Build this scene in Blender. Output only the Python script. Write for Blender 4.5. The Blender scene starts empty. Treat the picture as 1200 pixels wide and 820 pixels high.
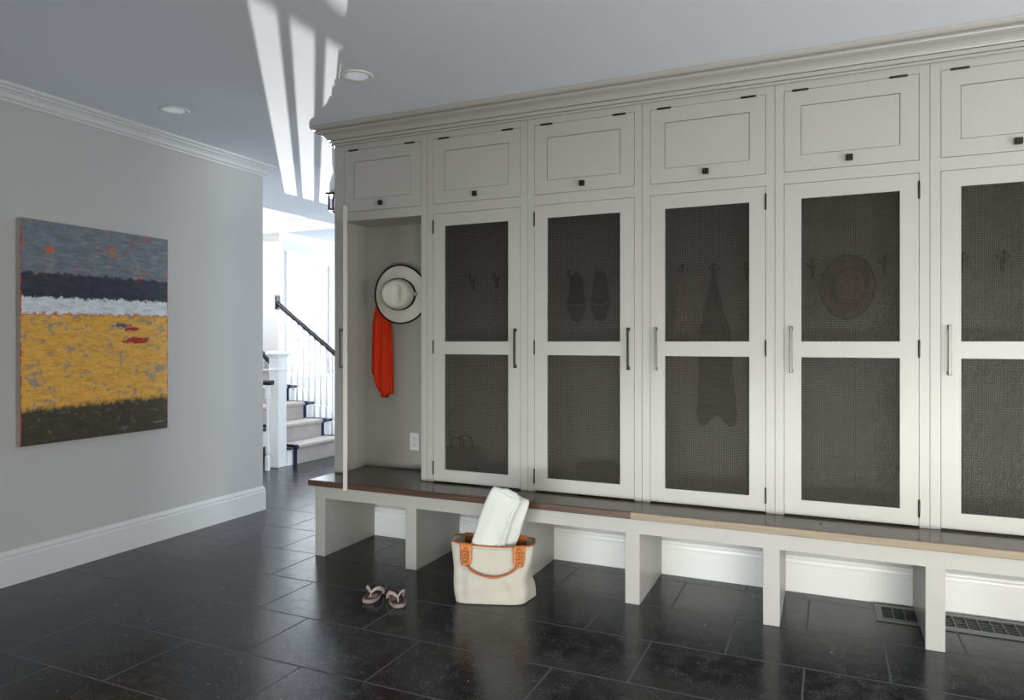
import bpy, bmesh, math, random
from math import sin, cos, pi, radians
from mathutils import Vector, Matrix

S = bpy.context.scene
COL = S.collection

# ------------------------------------------------------------------ camera
CAM_Z = 1.38
cd = bpy.data.cameras.new('camera')
cam = bpy.data.objects.new('camera', cd)
COL.objects.link(cam)
cam.location = (0, 0, CAM_Z)
cam.rotation_euler = (radians(90), 0, radians(24.15))
cd.sensor_width = 36.0
cd.lens = 36.0 * 825.0 / 1200.0
cd.shift_y = -10.0 / 1200.0
cd.clip_start = 0.02
S.camera = cam

# ------------------------------------------------------------------ exposure and render settings
S.view_settings.view_transform = 'Standard'
S.view_settings.look = 'None'
S.view_settings.gamma = 1.0
S.view_settings.use_curve_mapping = False
S.view_settings.exposure = 0.1
try:
    S.cycles.max_bounces = 10
    S.cycles.diffuse_bounces = 6
    S.cycles.glossy_bounces = 4
    S.cycles.transparent_max_bounces = 12
    S.cycles.sample_clamp_indirect = 6.0
    S.cycles.caustics_reflective = False
    S.cycles.caustics_refractive = False
    S.cycles.use_denoising = True
except Exception:
    pass

# ------------------------------------------------------------------ world: bright hazy sky over a pale green garden
W = bpy.data.worlds.new('sky')
S.world = W
W.use_nodes = True
wn, wl = W.node_tree.nodes, W.node_tree.links
wn.clear()
wo = wn.new('ShaderNodeOutputWorld')
wb = wn.new('ShaderNodeBackground')
wb.inputs['Strength'].default_value = 7.0
tc = wn.new('ShaderNodeTexCoord')
sx = wn.new('ShaderNodeSeparateXYZ')
nz = wn.new('ShaderNodeTexNoise')
nz.inputs['Scale'].default_value = 16.0
nz.inputs['Detail'].default_value = 4.0
ad = wn.new('ShaderNodeMath'); ad.operation = 'MULTIPLY_ADD'
ad.inputs[1].default_value = 0.35
rp = wn.new('ShaderNodeValToRGB')
rp.color_ramp.elements[0].position = 0.10
rp.color_ramp.elements[0].color = (0.34, 0.46, 0.33, 1)
rp.color_ramp.elements[1].position = 0.34
rp.color_ramp.elements[1].color = (0.86, 0.94, 1.0, 1)
wl.new(tc.outputs['Generated'], sx.inputs[0])
wl.new(tc.outputs['Generated'], nz.inputs['Vector'])
wl.new(nz.outputs[0], ad.inputs[0])
wl.new(sx.outputs['Z'], ad.inputs[2])
wl.new(ad.outputs[0], rp.inputs[0])
wl.new(rp.outputs[0], wb.inputs['Color'])
wl.new(wb.outputs[0], wo.inputs[0])


# ------------------------------------------------------------------ lights
def area(name, loc, target, sx_, sy_, power, col=(1, 1, 1), spread=180):
    d = bpy.data.lights.new(name, 'AREA')
    d.shape = 'RECTANGLE'
    d.size, d.size_y = sx_, sy_
    d.energy = power
    d.color = col
    d.spread = radians(spread)
    o = bpy.data.objects.new(name, d)
    COL.objects.link(o)
    o.location = loc
    o.rotation_euler = (Vector(target) - Vector(loc)).to_track_quat('-Z', 'Y').to_euler()
    return o


# added low fill that brightens baseboard and bench legs, behind the camera to the right
area('low_fill_right', (1.3, -1.57, 0.24), (1.3, 3.9, 0.24), 2.4, 0.40, 64, (1.0, 0.995, 0.88), 130)
# daylight of the garden doors themselves
area('garden_door_daylight', (2.0, -1.57, 1.26), (2.0, 3.9, 1.26), 1.8, 1.6, 22, (1.0, 0.99, 0.95), 90)
# second added low fill, for the left bays, at the wall behind the camera
area('low_fill_left', (-1.5, -1.57, 0.24), (-1.5, 3.9, 0.24), 3.0, 0.40, 14, (0.93, 0.98, 1.0), 50)
# daylight of the window in the right wall
area('window_daylight_right', (3.17, 1.3, 1.02), (0.0, 1.3, 1.02), 2.2, 1.7, 102, (0.98, 0.985, 1.0))
# daylight down the stairwell and from the hall's other windows
area('stairwell_skylight', (-7.4, 5.8, 5.30), (-7.4, 5.8, 0.0), 2.8, 1.8, 210, (0.93, 0.97, 1.0))
area('hall_daylight_far', (-4.2, 10.3, 1.45), (-4.2, 5.0, 1.3), 3.6, 2.3, 200, (0.76, 0.87, 1.0))
area('hall_daylight_side', (1.9, 7.2, 1.45), (-4.0, 7.2, 1.2), 3.0, 2.2, 150, (0.88, 0.94, 1.0))

# low glint of the sun thrown up off the wet terrace outside, through the stair window onto the ceiling
gd = bpy.data.lights.new('sun_glint', 'SUN')
gd.energy = 7.5
gd.angle = radians(0.2)
gd.color = (1.0, 0.985, 0.95)
go = bpy.data.objects.new('sun_glint', gd)
COL.objects.link(go)
go.location = (-12, 14, 1.0)
_d = Vector((1.0, -1.195, 0)).normalized()
_d.z = 0.1336
go.rotation_euler = _d.to_track_quat('-Z', 'Y').to_euler()


# ------------------------------------------------------------------ node helpers
class NT:
    def __init__(self, name):
        self.m = bpy.data.materials.new(name)
        self.m.use_nodes = True
        self.t = self.m.node_tree
        self.n, self.l = self.t.nodes, self.t.links
        self.n.clear()
        self.out = self.n.new('ShaderNodeOutputMaterial')

    def link(self, a, b):
        self.l.new(a, b)

    def val(self, sock, v):
        if isinstance(v, bpy.types.NodeSocket):
            self.l.new(v, sock)
        else:
            sock.default_value = v

    def coord(self, kind='Object'):
        return self.n.new('ShaderNodeTexCoord').outputs[kind]

    def mapping(self, vec, scale=(1, 1, 1), loc=(0, 0, 0)):
        m = self.n.new('ShaderNodeMapping')
        m.inputs['Scale'].default_value = scale
        m.inputs['Location'].default_value = loc
        self.l.new(vec, m.inputs['Vector'])
        return m.outputs[0]

    def noise(self, vec, scale=5.0, detail=3.0, rough=0.5, dist=0.0):
        n = self.n.new('ShaderNodeTexNoise')
        n.inputs['Scale'].default_value = scale
        n.inputs['Detail'].default_value = detail
        n.inputs['Roughness'].default_value = rough
        n.inputs['Distortion'].default_value = dist
        self.l.new(vec, n.inputs['Vector'])
        return n.outputs[0]

    def math(self, op, a, b=0.0, c=0.0, clamp=False):
        n = self.n.new('ShaderNodeMath')
        n.operation = op
        n.use_clamp = clamp
        self.val(n.inputs[0], a)
        self.val(n.inputs[1], b)
        self.val(n.inputs[2], c)
        return n.outputs[0]

    def ramp(self, fac, stops, interp='LINEAR'):
        n = self.n.new('ShaderNodeValToRGB')
        cr = n.color_ramp
        cr.interpolation = interp
        while len(cr.elements) < len(stops):
            cr.elements.new(0.5)
        for e, (p, c) in zip(cr.elements, stops):
            e.position = p
            if not isinstance(c, (tuple, list)):
                c = (c, c, c)
            e.color = (c[0], c[1], c[2], 1)
        self.l.new(fac, n.inputs[0])
        return n.outputs[0]

    def mix(self, fac, a, b):
        n = self.n.new('ShaderNodeMix')
        n.data_type = 'RGBA'
        self.val(n.inputs[0], fac)
        for s, v in ((n.inputs[6], a), (n.inputs[7], b)):
            if isinstance(v, (tuple, list)):
                v = (v[0], v[1], v[2], 1)
            self.val(s, v)
        return n.outputs[2]

    def sep(self, vec):
        n = self.n.new('ShaderNodeSeparateXYZ')
        self.l.new(vec, n.inputs[0])
        return n.outputs

    def bump(self, h, strength=0.2, dist=0.01, normal=None):
        n = self.n.new('ShaderNodeBump')
        n.inputs['Strength'].default_value = strength
        n.inputs['Distance'].default_value = dist
        self.l.new(h, n.inputs['Height'])
        if normal is not None:
            self.l.new(normal, n.inputs['Normal'])
        return n.outputs[0]

    def principled(self, color, rough=0.5, metallic=0.0, normal=None, spec=None, **kw):
        b = self.n.new('ShaderNodeBsdfPrincipled')
        if isinstance(color, (tuple, list)):
            color = (color[0], color[1], color[2], 1)
        self.val(b.inputs['Base Color'], color)
        self.val(b.inputs['Roughness'], rough)
        self.val(b.inputs['Metallic'], metallic)
        if spec is not None:
            self.val(b.inputs['Specular IOR Level'], spec)
        if normal is not None:
            self.l.new(normal, b.inputs['Normal'])
        for k, v in kw.items():
            self.val(b.inputs[k.replace('_', ' ')], v)
        self.l.new(b.outputs[0], self.out.inputs[0])
        return self.m


def paint(name, col, rough=0.45, bump=0.03, scale=60.0, var=0.03, spec=None):
    t = NT(name)
    v = t.coord()
    n = t.noise(v, scale, 3)
    n2 = t.noise(v, 1.7, 2)
    c = t.mix(t.math('MULTIPLY', n2, 1.0), tuple(x * (1 - var) for x in col), tuple(min(1, x * (1 + var)) for x in col))
    return t.principled(c, rough, normal=t.bump(n, bump, 0.002), spec=spec)


def metal(name, col, rough=0.35, metallic=1.0):
    t = NT(name)
    n = t.noise(t.coord(), 90.0, 2)
    return t.principled(t.mix(n, tuple(x * 0.85 for x in col), col), rough, metallic)


def cloth(name, col, col2=None, rough=0.9, weave=300.0, bump=0.25):
    t = NT(name)
    v = t.coord()
    n = t.noise(v, weave, 2)
    n2 = t.noise(v, 9.0, 3)
    col2 = col2 or tuple(x * 0.8 for x in col)
    c = t.mix(t.math('ADD', t.math('MULTIPLY', n, 0.5), t.math('MULTIPLY', n2, 0.5)), col2, col)
    return t.principled(c, rough, normal=t.bump(n, bump, 0.002), spec=0.2)


def wood(name, dark, light, rough=0.28, axis=0):
    t = NT(name)
    v = t.coord()
    sc = [14, 14, 14]
    sc[axis] = 0.9
    n = t.noise(t.mapping(v, tuple(sc)), 3.0, 6, 0.65, 0.6)
    sc2 = [120, 120, 120]
    sc2[axis] = 4
    f = t.noise(t.mapping(v, tuple(sc2)), 1.0, 2)
    g = t.math('ADD', t.math('MULTIPLY', n, 0.7), t.math('MULTIPLY', f, 0.3))
    c = t.ramp(g, [(0.32, dark), (0.68, light)])
    return t.principled(c, rough, normal=t.bump(f, 0.06, 0.001), spec=0.4)


# ------------------------------------------------------------------ materials
M = {}
M['wall'] = paint('wall_paint', (0.54, 0.54, 0.53), 0.6, 0.05, 120)
M['hall_wall'] = paint('hall_wall_paint', (0.72, 0.715, 0.71), 0.6)
M['ceiling'] = paint('ceiling_paint', (0.79, 0.825, 0.89), 0.8, 0.03, 90, 0.02, 0.2)
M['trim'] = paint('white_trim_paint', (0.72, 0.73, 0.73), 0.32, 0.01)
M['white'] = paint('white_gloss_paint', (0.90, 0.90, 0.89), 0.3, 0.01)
M['locker'] = paint('greige_cabinet_paint', (0.42, 0.408, 0.382), 0.33, 0.015, 80, 0.02)
M['gap'] = paint('shadow_gap_paint', (0.10, 0.095, 0.09), 0.7)
M['bronze'] = metal('dark_bronze', (0.045, 0.038, 0.034), 0.4, 0.9)
M['nickel'] = metal('aged_nickel', (0.19, 0.18, 0.165), 0.4, 1.0)
M['mesh'] = metal('woven_bronze_wire', (0.072, 0.066, 0.056), 0.36, 0.85)
M['walnut'] = wood('dark_walnut', (0.045, 0.032, 0.024), (0.135, 0.098, 0.073), 0.2)
M['walnut_edge'] = wood('walnut_edge', (0.05, 0.026, 0.017), (0.12, 0.065, 0.042), 0.35)
M['edge_lit'] = wood('walnut_edge_lit', (0.23, 0.175, 0.115), (0.34, 0.27, 0.185), 0.4)  # same wooden edge coloured brighter, stands for light on its right part
M['stair_wood'] = wood('dark_stair_wood', (0.008, 0.009, 0.016), (0.018, 0.02, 0.032), 0.25)
M['carpet'] = cloth('greige_carpet', (0.50, 0.46, 0.43), (0.30, 0.27, 0.25), 0.95, 160, 0.5)
M['navy'] = cloth('navy_binding', (0.02, 0.026, 0.07))
M['canvas'] = cloth('natural_canvas', (0.52, 0.49, 0.42), (0.44, 0.41, 0.345), 0.9, 420, 0.3)
M['canvas_in'] = cloth('canvas_lining', (0.40, 0.365, 0.29))
M['leather'] = paint('tan_leather', (0.50, 0.16, 0.034), 0.45, 0.25, 70, 0.2)
M['leather_dark'] = paint('dark_tan_leather', (0.36, 0.10, 0.02), 0.5, 0.2, 90, 0.2)
M['towel'] = cloth('white_towelling', (0.64, 0.65, 0.61), (0.56, 0.57, 0.53), 0.95, 260, 0.6)
M['red'] = cloth('orange_red_fabric', (0.80, 0.055, 0.012), (0.62, 0.035, 0.008), 0.85, 350, 0.15)
M['straw'] = cloth('cream_straw', (0.78, 0.76, 0.68), (0.62, 0.60, 0.53), 0.85, 220, 0.5)
M['black'] = cloth('black_ribbon', (0.012, 0.011, 0.011))
M['brown_felt'] = cloth('brown_felt', (0.34, 0.20, 0.13), (0.24, 0.14, 0.09))
M['dark_cloth'] = cloth('charcoal_fabric', (0.025, 0.023, 0.022))
M['pink'] = cloth('pale_pink_fabric', (0.62, 0.44, 0.46))
M['pale'] = cloth('pale_trim', (0.5, 0.5, 0.46))
M['sole'] = cloth('mauve_rubber', (0.30, 0.235, 0.225), (0.22, 0.17, 0.165), 0.7, 200, 0.1)
M['footbed'] = cloth('brown_footbed', (0.085, 0.06, 0.045), (0.05, 0.036, 0.028), 0.7, 60, 0.2)
M['strap'] = cloth('taupe_strap', (0.42, 0.33, 0.30), (0.33, 0.26, 0.24), 0.6, 200, 0.1)
M['plastic'] = paint('white_plastic', (0.82, 0.83, 0.82), 0.35, 0.0)
M['slot'] = paint('dark_slot', (0.02, 0.02, 0.02), 0.6)
M['register'] = paint('slate_register', (0.12, 0.135, 0.13), 0.3, 0.05)
M['side_canvas'] = cloth('raw_canvas_edge', (0.55, 0.50, 0.43))
M['glass_shade'] = paint('opal_glass', (0.85, 0.86, 0.87), 0.15, 0.0)


def m_lens():
    t = NT('downlight_lens')
    return t.principled((0.8, 0.85, 0.9), 0.25, Emission_Color=(0.85, 0.93, 1.0, 1), Emission_Strength=0.18)


M['lens'] = m_lens()


def m_glass():
    t = NT('window_glass')
    a = t.n.new('ShaderNodeBsdfTransparent')
    b = t.n.new('ShaderNodeBsdfGlossy')
    b.inputs['Roughness'].default_value = 0.03
    mx = t.n.new('ShaderNodeMixShader')
    mx.inputs[0].default_value = 0.05
    t.link(a.outputs[0], mx.inputs[1])
    t.link(b.outputs[0], mx.inputs[2])
    t.link(mx.outputs[0], t.out.inputs[0])
    return t.m


M['glass'] = m_glass()


def m_floor():
    t = NT('slate_tile')
    v = t.coord()
    br = t.n.new('ShaderNodeTexBrick')
    br.offset, br.offset_frequency, br.squash, br.squash_frequency = 0.5, 2, 1.0, 2
    br.inputs['Color1'].default_value = (0.0, 0, 0, 1)
    br.inputs['Color2'].default_value = (1.0, 1, 1, 1)
    br.inputs['Mortar'].default_value = (0.5, 0.5, 0.5, 1)
    br.inputs['Scale'].default_value = 1.0
    br.inputs['Mortar Size'].default_value = 0.0042
    br.inputs['Mortar Smooth'].default_value = 0.12
    br.inputs['Bias'].default_value = 0.0
    br.inputs['Brick Width'].default_value = 0.65
    br.inputs['Row Height'].default_value = 0.43
    wob = t.n.new('ShaderNodeVectorMath'); wob.operation = 'MULTIPLY_ADD'
    nn = t.n.new('ShaderNodeTexNoise'); nn.inputs['Scale'].default_value = 26.0
    t.link(v, nn.inputs['Vector'])
    t.link(nn.outputs[1], wob.inputs[0])
    wob.inputs[1].default_value = (0.004, 0.004, 0)
    t.link(t.mapping(v, (1, 1, 1), (0.413, -3.652, 0)), wob.inputs[2])
    t.link(wob.outputs[0], br.inputs['Vector'])
    mort = br.outputs['Fac']
    tile = br.outputs['Color']
    big = t.noise(v, 2.6, 5, 0.6, 0.4)
    mid = t.noise(v, 14.0, 5, 0.7)
    fine = t.noise(v, 150.0, 3, 0.6)
    mott = t.math('ADD', t.math('MULTIPLY', big, 0.55), t.math('MULTIPLY', mid, 0.45))
    base = t.ramp(mott, [(0.36, (0.003, 0.004, 0.006)), (0.50, (0.007, 0.008, 0.011)), (0.66, (0.045, 0.046, 0.050))])
    base = t.mix(t.math('MULTIPLY', t.sep(tile)[0], 0.35), base, (0.014, 0.014, 0.015))
    base = t.mix(t.math('MULTIPLY', t.ramp(fine, [(0.53, 0.0), (0.66, 1.0)]), t.ramp(mid, [(0.40, 0.05), (0.62, 0.9)])), base, (0.15, 0.15, 0.15))
    spk = t.noise(v, 38.0, 1, 0.4)
    base = t.mix(t.ramp(spk, [(0.775, 0.0), (0.80, 0.7)]), base, (0.42, 0.42, 0.42))
    col = t.mix(mort, base, (0.10, 0.10, 0.115))
    rgh = t.math('ADD', t.math('MULTIPLY', mid, 0.20), t.math('MULTIPLY_ADD', fine, 0.14, 0.06))
    rgh = t.math('ADD', rgh, t.math('MULTIPLY', mort, 0.5), clamp=True)
    hgt = t.math('ADD', t.math('MULTIPLY', mort, -1.0), t.math('MULTIPLY', big, 0.25))
    nrm = t.bump(hgt, 0.35, 0.004)
    nrm = t.bump(fine, 0.05, 0.002, nrm)
    nrm = t.bump(mid, 0.06, 0.004, nrm)
    return t.principled(col, rgh, normal=nrm, spec=0.30)


M['floor'] = m_floor()


def m_painting():
    t = NT('abstract_bands')
    v = t.coord()
    s = t.sep(v)
    y, z = s[1], s[2]
    str_ = t.math('ADD', t.math('MULTIPLY', t.noise(t.mapping(v, (1, 5, 15)), 2.2, 6, 0.72, 0.5), .65), t.math('MULTIPLY', t.noise(t.mapping(v, (1, 7, 60)), 2.0, 4, 0.7), .35))
    ragged = t.noise(t.mapping(v, (1, 26, 26)), 1.0, 5, 0.7)
    vv = t.math('MULTIPLY_ADD', z, -1.0 / 1.308, 0.5)
    vv = t.math('ADD', vv, t.math('MULTIPLY', y, 0.012))
    vv = t.math('ADD', vv, t.math('MULTIPLY', t.math('SUBTRACT', ragged, 0.5), 0.075))
    grey = t.ramp(str_, [(0.3, (0.106, 0.119, 0.144)), (0.5, (0.175, 0.206, 0.244)), (0.68, (0.300, 0.338, 0.375))])
    navy = t.ramp(str_, [(0.35, (0.019, 0.022, 0.036)), (0.65, (0.054, 0.060, 0.090))])
    white = t.ramp(str_, [(0.33, (0.418, 0.495, 0.572)), (0.55, (0.814, 0.858, 0.880))])
    ochre = t.ramp(str_, [(0.28, (0.458, 0.229, 0.037)), (0.5, (0.797, 0.424, 0.068)), (0.7, (0.920, 0.610, 0.153))])
    olive = t.ramp(str_, [(0.3, (0.026, 0.023, 0.013)), (0.6, (0.072, 0.061, 0.033)), (0.8, (0.130, 0.098, 0.039))])
    blotch = t.noise(t.mapping(v, (1, 11, 17)), 1.0, 6, 0.75, 0.4)
    blot2 = t.noise(t.mapping(v, (1, 5.5, 8), (0, 3.3, 1.7)), 1.0, 6, 0.75, 0.5)
    # orange flecks in the grey, blue-grey in the ochre
    grey = t.mix(t.ramp(blotch, [(0.60, 0.0), (0.625, 1.0)]), grey, (0.66, 0.13, 0.02))
    grey = t.mix(t.ramp(blot2, [(0.615, 0.0), (0.64, 0.9)]), grey, (0.55, 0.22, 0.05))
    navy = t.mix(t.ramp(blot2, [(0.60, 0.0), (0.64, 0.8)]), navy, (0.24, 0.04, 0.02))
    ochre = t.mix(t.ramp(blotch, [(0.555, 0.0), (0.60, 0.75)]), ochre, (0.24, 0.25, 0.25))
    ochre = t.mix(t.ramp(blot2, [(0.37, 0.8), (0.41, 0.0)]), ochre, (0.22, 0.26, 0.30))
    # red marks right of the middle, just under the white band
    def blob(cy, cz, ry, rz):
        dy = t.math('MULTIPLY', t.math('SUBTRACT', y, cy), 1 / ry)
        dz = t.math('MULTIPLY', t.math('SUBTRACT', z, cz), 1 / rz)
        rr = t.math('ADD', t.math('POWER', t.math('ABSOLUTE', dy), 2.0), t.math('POWER', t.math('ABSOLUTE', dz), 2.0))
        rr = t.math('ADD', rr, t.math('MULTIPLY', t.math('SUBTRACT', t.noise(t.mapping(v, (1, 24, 40)), 1.0, 5, 0.75), 0.5), 5.0))
        return t.math('LESS_THAN', rr, 0.8)
    ochre = t.mix(blob(0.15, 0.050, 0.07, 0.016), ochre, (0.10, 0.12, 0.16))
    rmask = t.math('MAXIMUM', blob(0.21, 0.028, 0.07, 0.014), blob(0.25, -0.045, 0.11, 0.022))
    ochre = t.mix(rmask, ochre, (0.40, 0.03, 0.02))
    olive = t.mix(t.ramp(blotch, [(0.575, 0.0), (0.61, 0.7)]), olive, (0.16, 0.17, 0.17))

    def step(p, w=0.008):
        return t.math('DIVIDE', t.math('SUBTRACT', vv, p - w / 2), w, clamp=True)

    c = t.mix(step(0.228), grey, navy)
    c = t.mix(step(0.338), c, white)
    c = t.mix(step(0.410), c, (0.50, 0.06, 0.02))
    c = t.mix(step(0.416, 0.006), c, ochre)
    c = t.mix(step(0.835, 0.03), c, olive)
    # red underpainting along the two side edges
    edge = t.math('GREATER_THAN', t.math('ADD', t.math('ABSOLUTE', y), t.math('MULTIPLY', ragged, 0.034)), 0.5035)
    c = t.mix(edge, c, (0.52, 0.05, 0.018))
    return t.principled(c, 0.42, normal=t.bump(t.math('ADD', str_, ragged), 0.5, 0.004))


M['painting'] = m_painting()


def m_stripe():
    t = NT('dark_striped_knit')
    v = t.coord()
    z = t.sep(v)[2]
    w = t.math('FRACT', t.math('MULTIPLY', z, 26.0))
    n = t.noise(v, 200, 2)
    c = t.mix(t.math('GREATER_THAN', w, 0.6), (0.022, 0.021, 0.022), (0.075, 0.07, 0.068))
    return t.principled(c, 0.9, normal=t.bump(n, 0.2, 0.002))


M['stripe'] = m_stripe()


# ------------------------------------------------------------------ mesh helpers
def B():
    return bmesh.new()


def bx(bm, x0, x1, y0, y1, z0, z1, bev=0.0, seg=1):
    vs = [bm.verts.new(p) for p in ((x0, y0, z0), (x1, y0, z0), (x1, y1, z0), (x0, y1, z0),
                                    (x0, y0, z1), (x1, y0, z1), (x1, y1, z1), (x0, y1, z1))]
    fs = [bm.faces.new([vs[i] for i in q]) for q in
          ((3, 2, 1, 0), (4, 5, 6, 7), (0, 1, 5, 4), (1, 2, 6, 5), (2, 3, 7, 6), (3, 0, 4, 7))]
    if bev > 0:
        es = list({e for f in fs for e in f.edges})
        bmesh.ops.bevel(bm, geom=es, offset=bev, segments=seg, affect='EDGES', profile=0.6)
    return bm


def box(*a, **k):
    return bx(B(), *a, **k)


def ring_loft(bm, rings, cap0=True, cap1=True, closed=True):
    R = [[bm.verts.new(p) for p in r] for r in rings]
    n = len(R[0])
    for a, b in zip(R[:-1], R[1:]):
        for i in range(n if closed else n - 1):
            j = (i + 1) % n
            bm.faces.new((a[i], a[j], b[j], b[i]))
    if closed and cap0 and n > 2:
        bm.faces.new(R[0][::-1])
    if closed and cap1 and n > 2:
        bm.faces.new(R[-1])
    return bm


def lathe(bm, prof, seg=24, c=(0, 0, 0), axis='z'):
    rings = []
    for r, h in prof:
        ring = []
        for i in range(seg):
            a = 2 * pi * i / seg
            x, y = r * cos(a), r * sin(a)
            if axis == 'z':
                p = (c[0] + x, c[1] + y, c[2] + h)
            elif axis == 'y':
                p = (c[0] + x, c[1] + h, c[2] + y)
            else:
                p = (c[0] + h, c[1] + x, c[2] + y)
            ring.append(p)
        rings.append(ring)
    return ring_loft(bm, rings)


def tube(bm, pts, rad, seg=10, flat=None):
    """tube along a polyline; rad is a number or a list; flat=(a, b) scales the two cross axes"""
    pts = [Vector(p) for p in pts]
    n = len(pts)
    rings = []
    up = None
    for i, p in enumerate(pts):
        tg = (pts[min(i + 1, n - 1)] - pts[max(i - 1, 0)]).normalized()
        if up is None:
            up = Vector((0, 0, 1)) if abs(tg.z) < 0.9 else Vector((1, 0, 0))
        s = tg.cross(up).normalized()
        up = s.cross(tg).normalized()
        r = rad[i] if isinstance(rad, (list, tuple)) else rad
        fa, fb = flat if flat else (1, 1)
        rings.append([p + s * (r * fa * cos(2 * pi * k / seg)) + up * (r * fb * sin(2 * pi * k / seg)) for k in range(seg)])
    return ring_loft(bm, rings)


def catmull(pts, k=6):
    pts = [Vector(p) for p in pts]
    out = []
    for i in range(len(pts) - 1):
        p0, p1, p2, p3 = pts[max(i - 1, 0)], pts[i], pts[i + 1], pts[min(i + 2, len(pts) - 1)]
        for j in range(k):
            t = j / k
            out.append(0.5 * ((2 * p1) + (p2 - p0) * t + (2 * p0 - 5 * p1 + 4 * p2 - p3) * t * t + (3 * p1 - p0 - 3 * p2 + p3) * t ** 3))
    out.append(pts[-1])
    return out


def extrude_profile(bm, prof, path_fn, n_path):
    """prof: open list of (d, z); path_fn(i, d, z) gives the point of path station i"""
    rings = [[path_fn(i, d, z) for d, z in prof] for i in range(n_path)]
    return ring_loft(bm, rings, closed=True)


def obj(name, bm, mat, parent=None, smooth=False, angle=None):
    me = bpy.data.meshes.new(name)
    bmesh.ops.recalc_face_normals(bm, faces=bm.faces[:])
    bm.to_mesh(me)
    bm.free()
    return mobj(name, me, mat, parent, smooth)


def mobj(name, me, mat, parent=None, smooth=False):
    if mat is not None and not me.materials:
        me.materials.append(M[mat] if isinstance(mat, str) else mat)
    if smooth:
        me.polygons.foreach_set('use_smooth', [True] * len(me.polygons))
    o = bpy.data.objects.new(name, me)
    COL.objects.link(o)
    if parent is not None:
        o.parent = parent
    return o


def sub(o, lv=1):
    m = o.modifiers.new('subdivision', 'SUBSURF')
    m.levels = m.render_levels = lv
    return o


def thing(name, label, cat, loc=(0, 0, 0), rotz=0.0, group=None):
    o = bpy.data.objects.new(name, None)
    o.empty_display_size = 0.05
    COL.objects.link(o)
    o.location = loc
    o.rotation_euler = (0, 0, rotz)
    o['label'] = label
    o['category'] = cat
    if group:
        o['group'] = group
    return o


def tag(o, label, cat, group=None):
    o['label'] = label
    o['category'] = cat
    if group:
        o['group'] = group
    return o


def struct(name, bm, mat, parent=None, label=None):
    o = obj(name, bm, mat, parent)
    if parent is None:
        o['kind'] = 'structure'
        if label:
            o['label'] = label
    return o


def copy_tree(o, parent=None):
    c = o.copy()
    COL.objects.link(c)
    c.parent = parent
    for ch in o.children:
        copy_tree(ch, c)
    return c


# ------------------------------------------------------------------ the room
CEIL = 2.822
XL = -4.232          # face of the left wall
YEND = 4.438         # far end of the left wall
YB = 4.20            # wall behind the lockers
YF = 3.865           # locker fronts
XE = -3.052          # left end of the locker run
XR = 3.2
YN = -1.6
XH, YH = -9.4, 10.6  # hall limits
HX, HY = -5.55, 7.25  # stairwell opening corner in the ceiling

struct('floor', box(XH - .15, XR + .15, YN - .15, YH + .15, -0.12, 0.0), 'floor', None, 'dark polished slate tile floor in running bond')

cb = B()
bx(cb, HX, XR + .15, YN - .15, YH + .15, CEIL, CEIL + .25)
bx(cb, -6.63, HX, HY, YH + .15, CEIL, CEIL + .25)
bx(cb, XH - .15, HX, YN - .15, YEND, CEIL, CEIL + .25)
struct('ceiling', cb, 'ceiling', None, 'pale grey blue painted ceiling')
struct('ceiling_stairwell', box(XH - .15, HX + .2, YEND - .13, HY + .15, 5.45, 5.6), 'hall_wall')

struct('wall_left', box(XL - .128, XL, YN, YEND, 0, CEIL), 'wall', None, 'pale grey wall with the painting')
wb_ = B()
bx(wb_, XE + .002, XR, YB, YB + .13, 0, CEIL)
struct('wall_back', wb_, 'wall', None, 'wall behind the lockers')
struct('wall_right', box(XR, XR + .15, YN - .15, YH + .15, 0, CEIL), 'wall')
struct('wall_front', box(XL - .128, XR, YN - .15, YN, 0, CEIL), 'wall')
struct('wall_hall_front', box(XH, XL - .128, YEND - .128, YEND, 0, 5.45), 'hall_wall')
struct('wall_hall_side', box(XH - .15, XH, YEND - .128, HY + .15, 0, 5.45), 'hall_wall')
struct('wall_hall_far', box(-6.78, XR, YH, YH + .15, 0, CEIL), 'hall_wall')
# wall beside the stairs (runs in X), rises through the stairwell
struct('wall_stair', box(XH, -6.63 - .15, HY, HY + .14, 0, 5.45), 'hall_wall')
struct('wall_stair_upper', box(-6.78, HX + .2, HY, HY + .14, CEIL + .25, 5.45), 'hall_wall')
struct('wall_landing_edge', box(HX, HX + .14, YEND, HY, CEIL + .25, 5.45), 'hall_wall')
# wall with the stair window (runs in Y at X = -6.63)
WY0, WY1, WZ0, WZ1 = 7.477, 8.267, 0.95, 2.47
HO1 = WY1 + .16          # opening widened on this side so the sun glint clears the wall
ww = B()
bx(ww, -6.78, -6.63, HY, WY0, 0, CEIL)
bx(ww, -6.78, -6.63, HO1, YH, 0, CEIL)
bx(ww, -6.78, -6.63, WY0, HO1, 0, WZ0 - .05)
bx(ww, -6.78, -6.63, WY0, HO1, WZ1, CEIL)
struct('wall_window', ww, 'hall_wall', None, 'white hall wall with the stair window')

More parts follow.
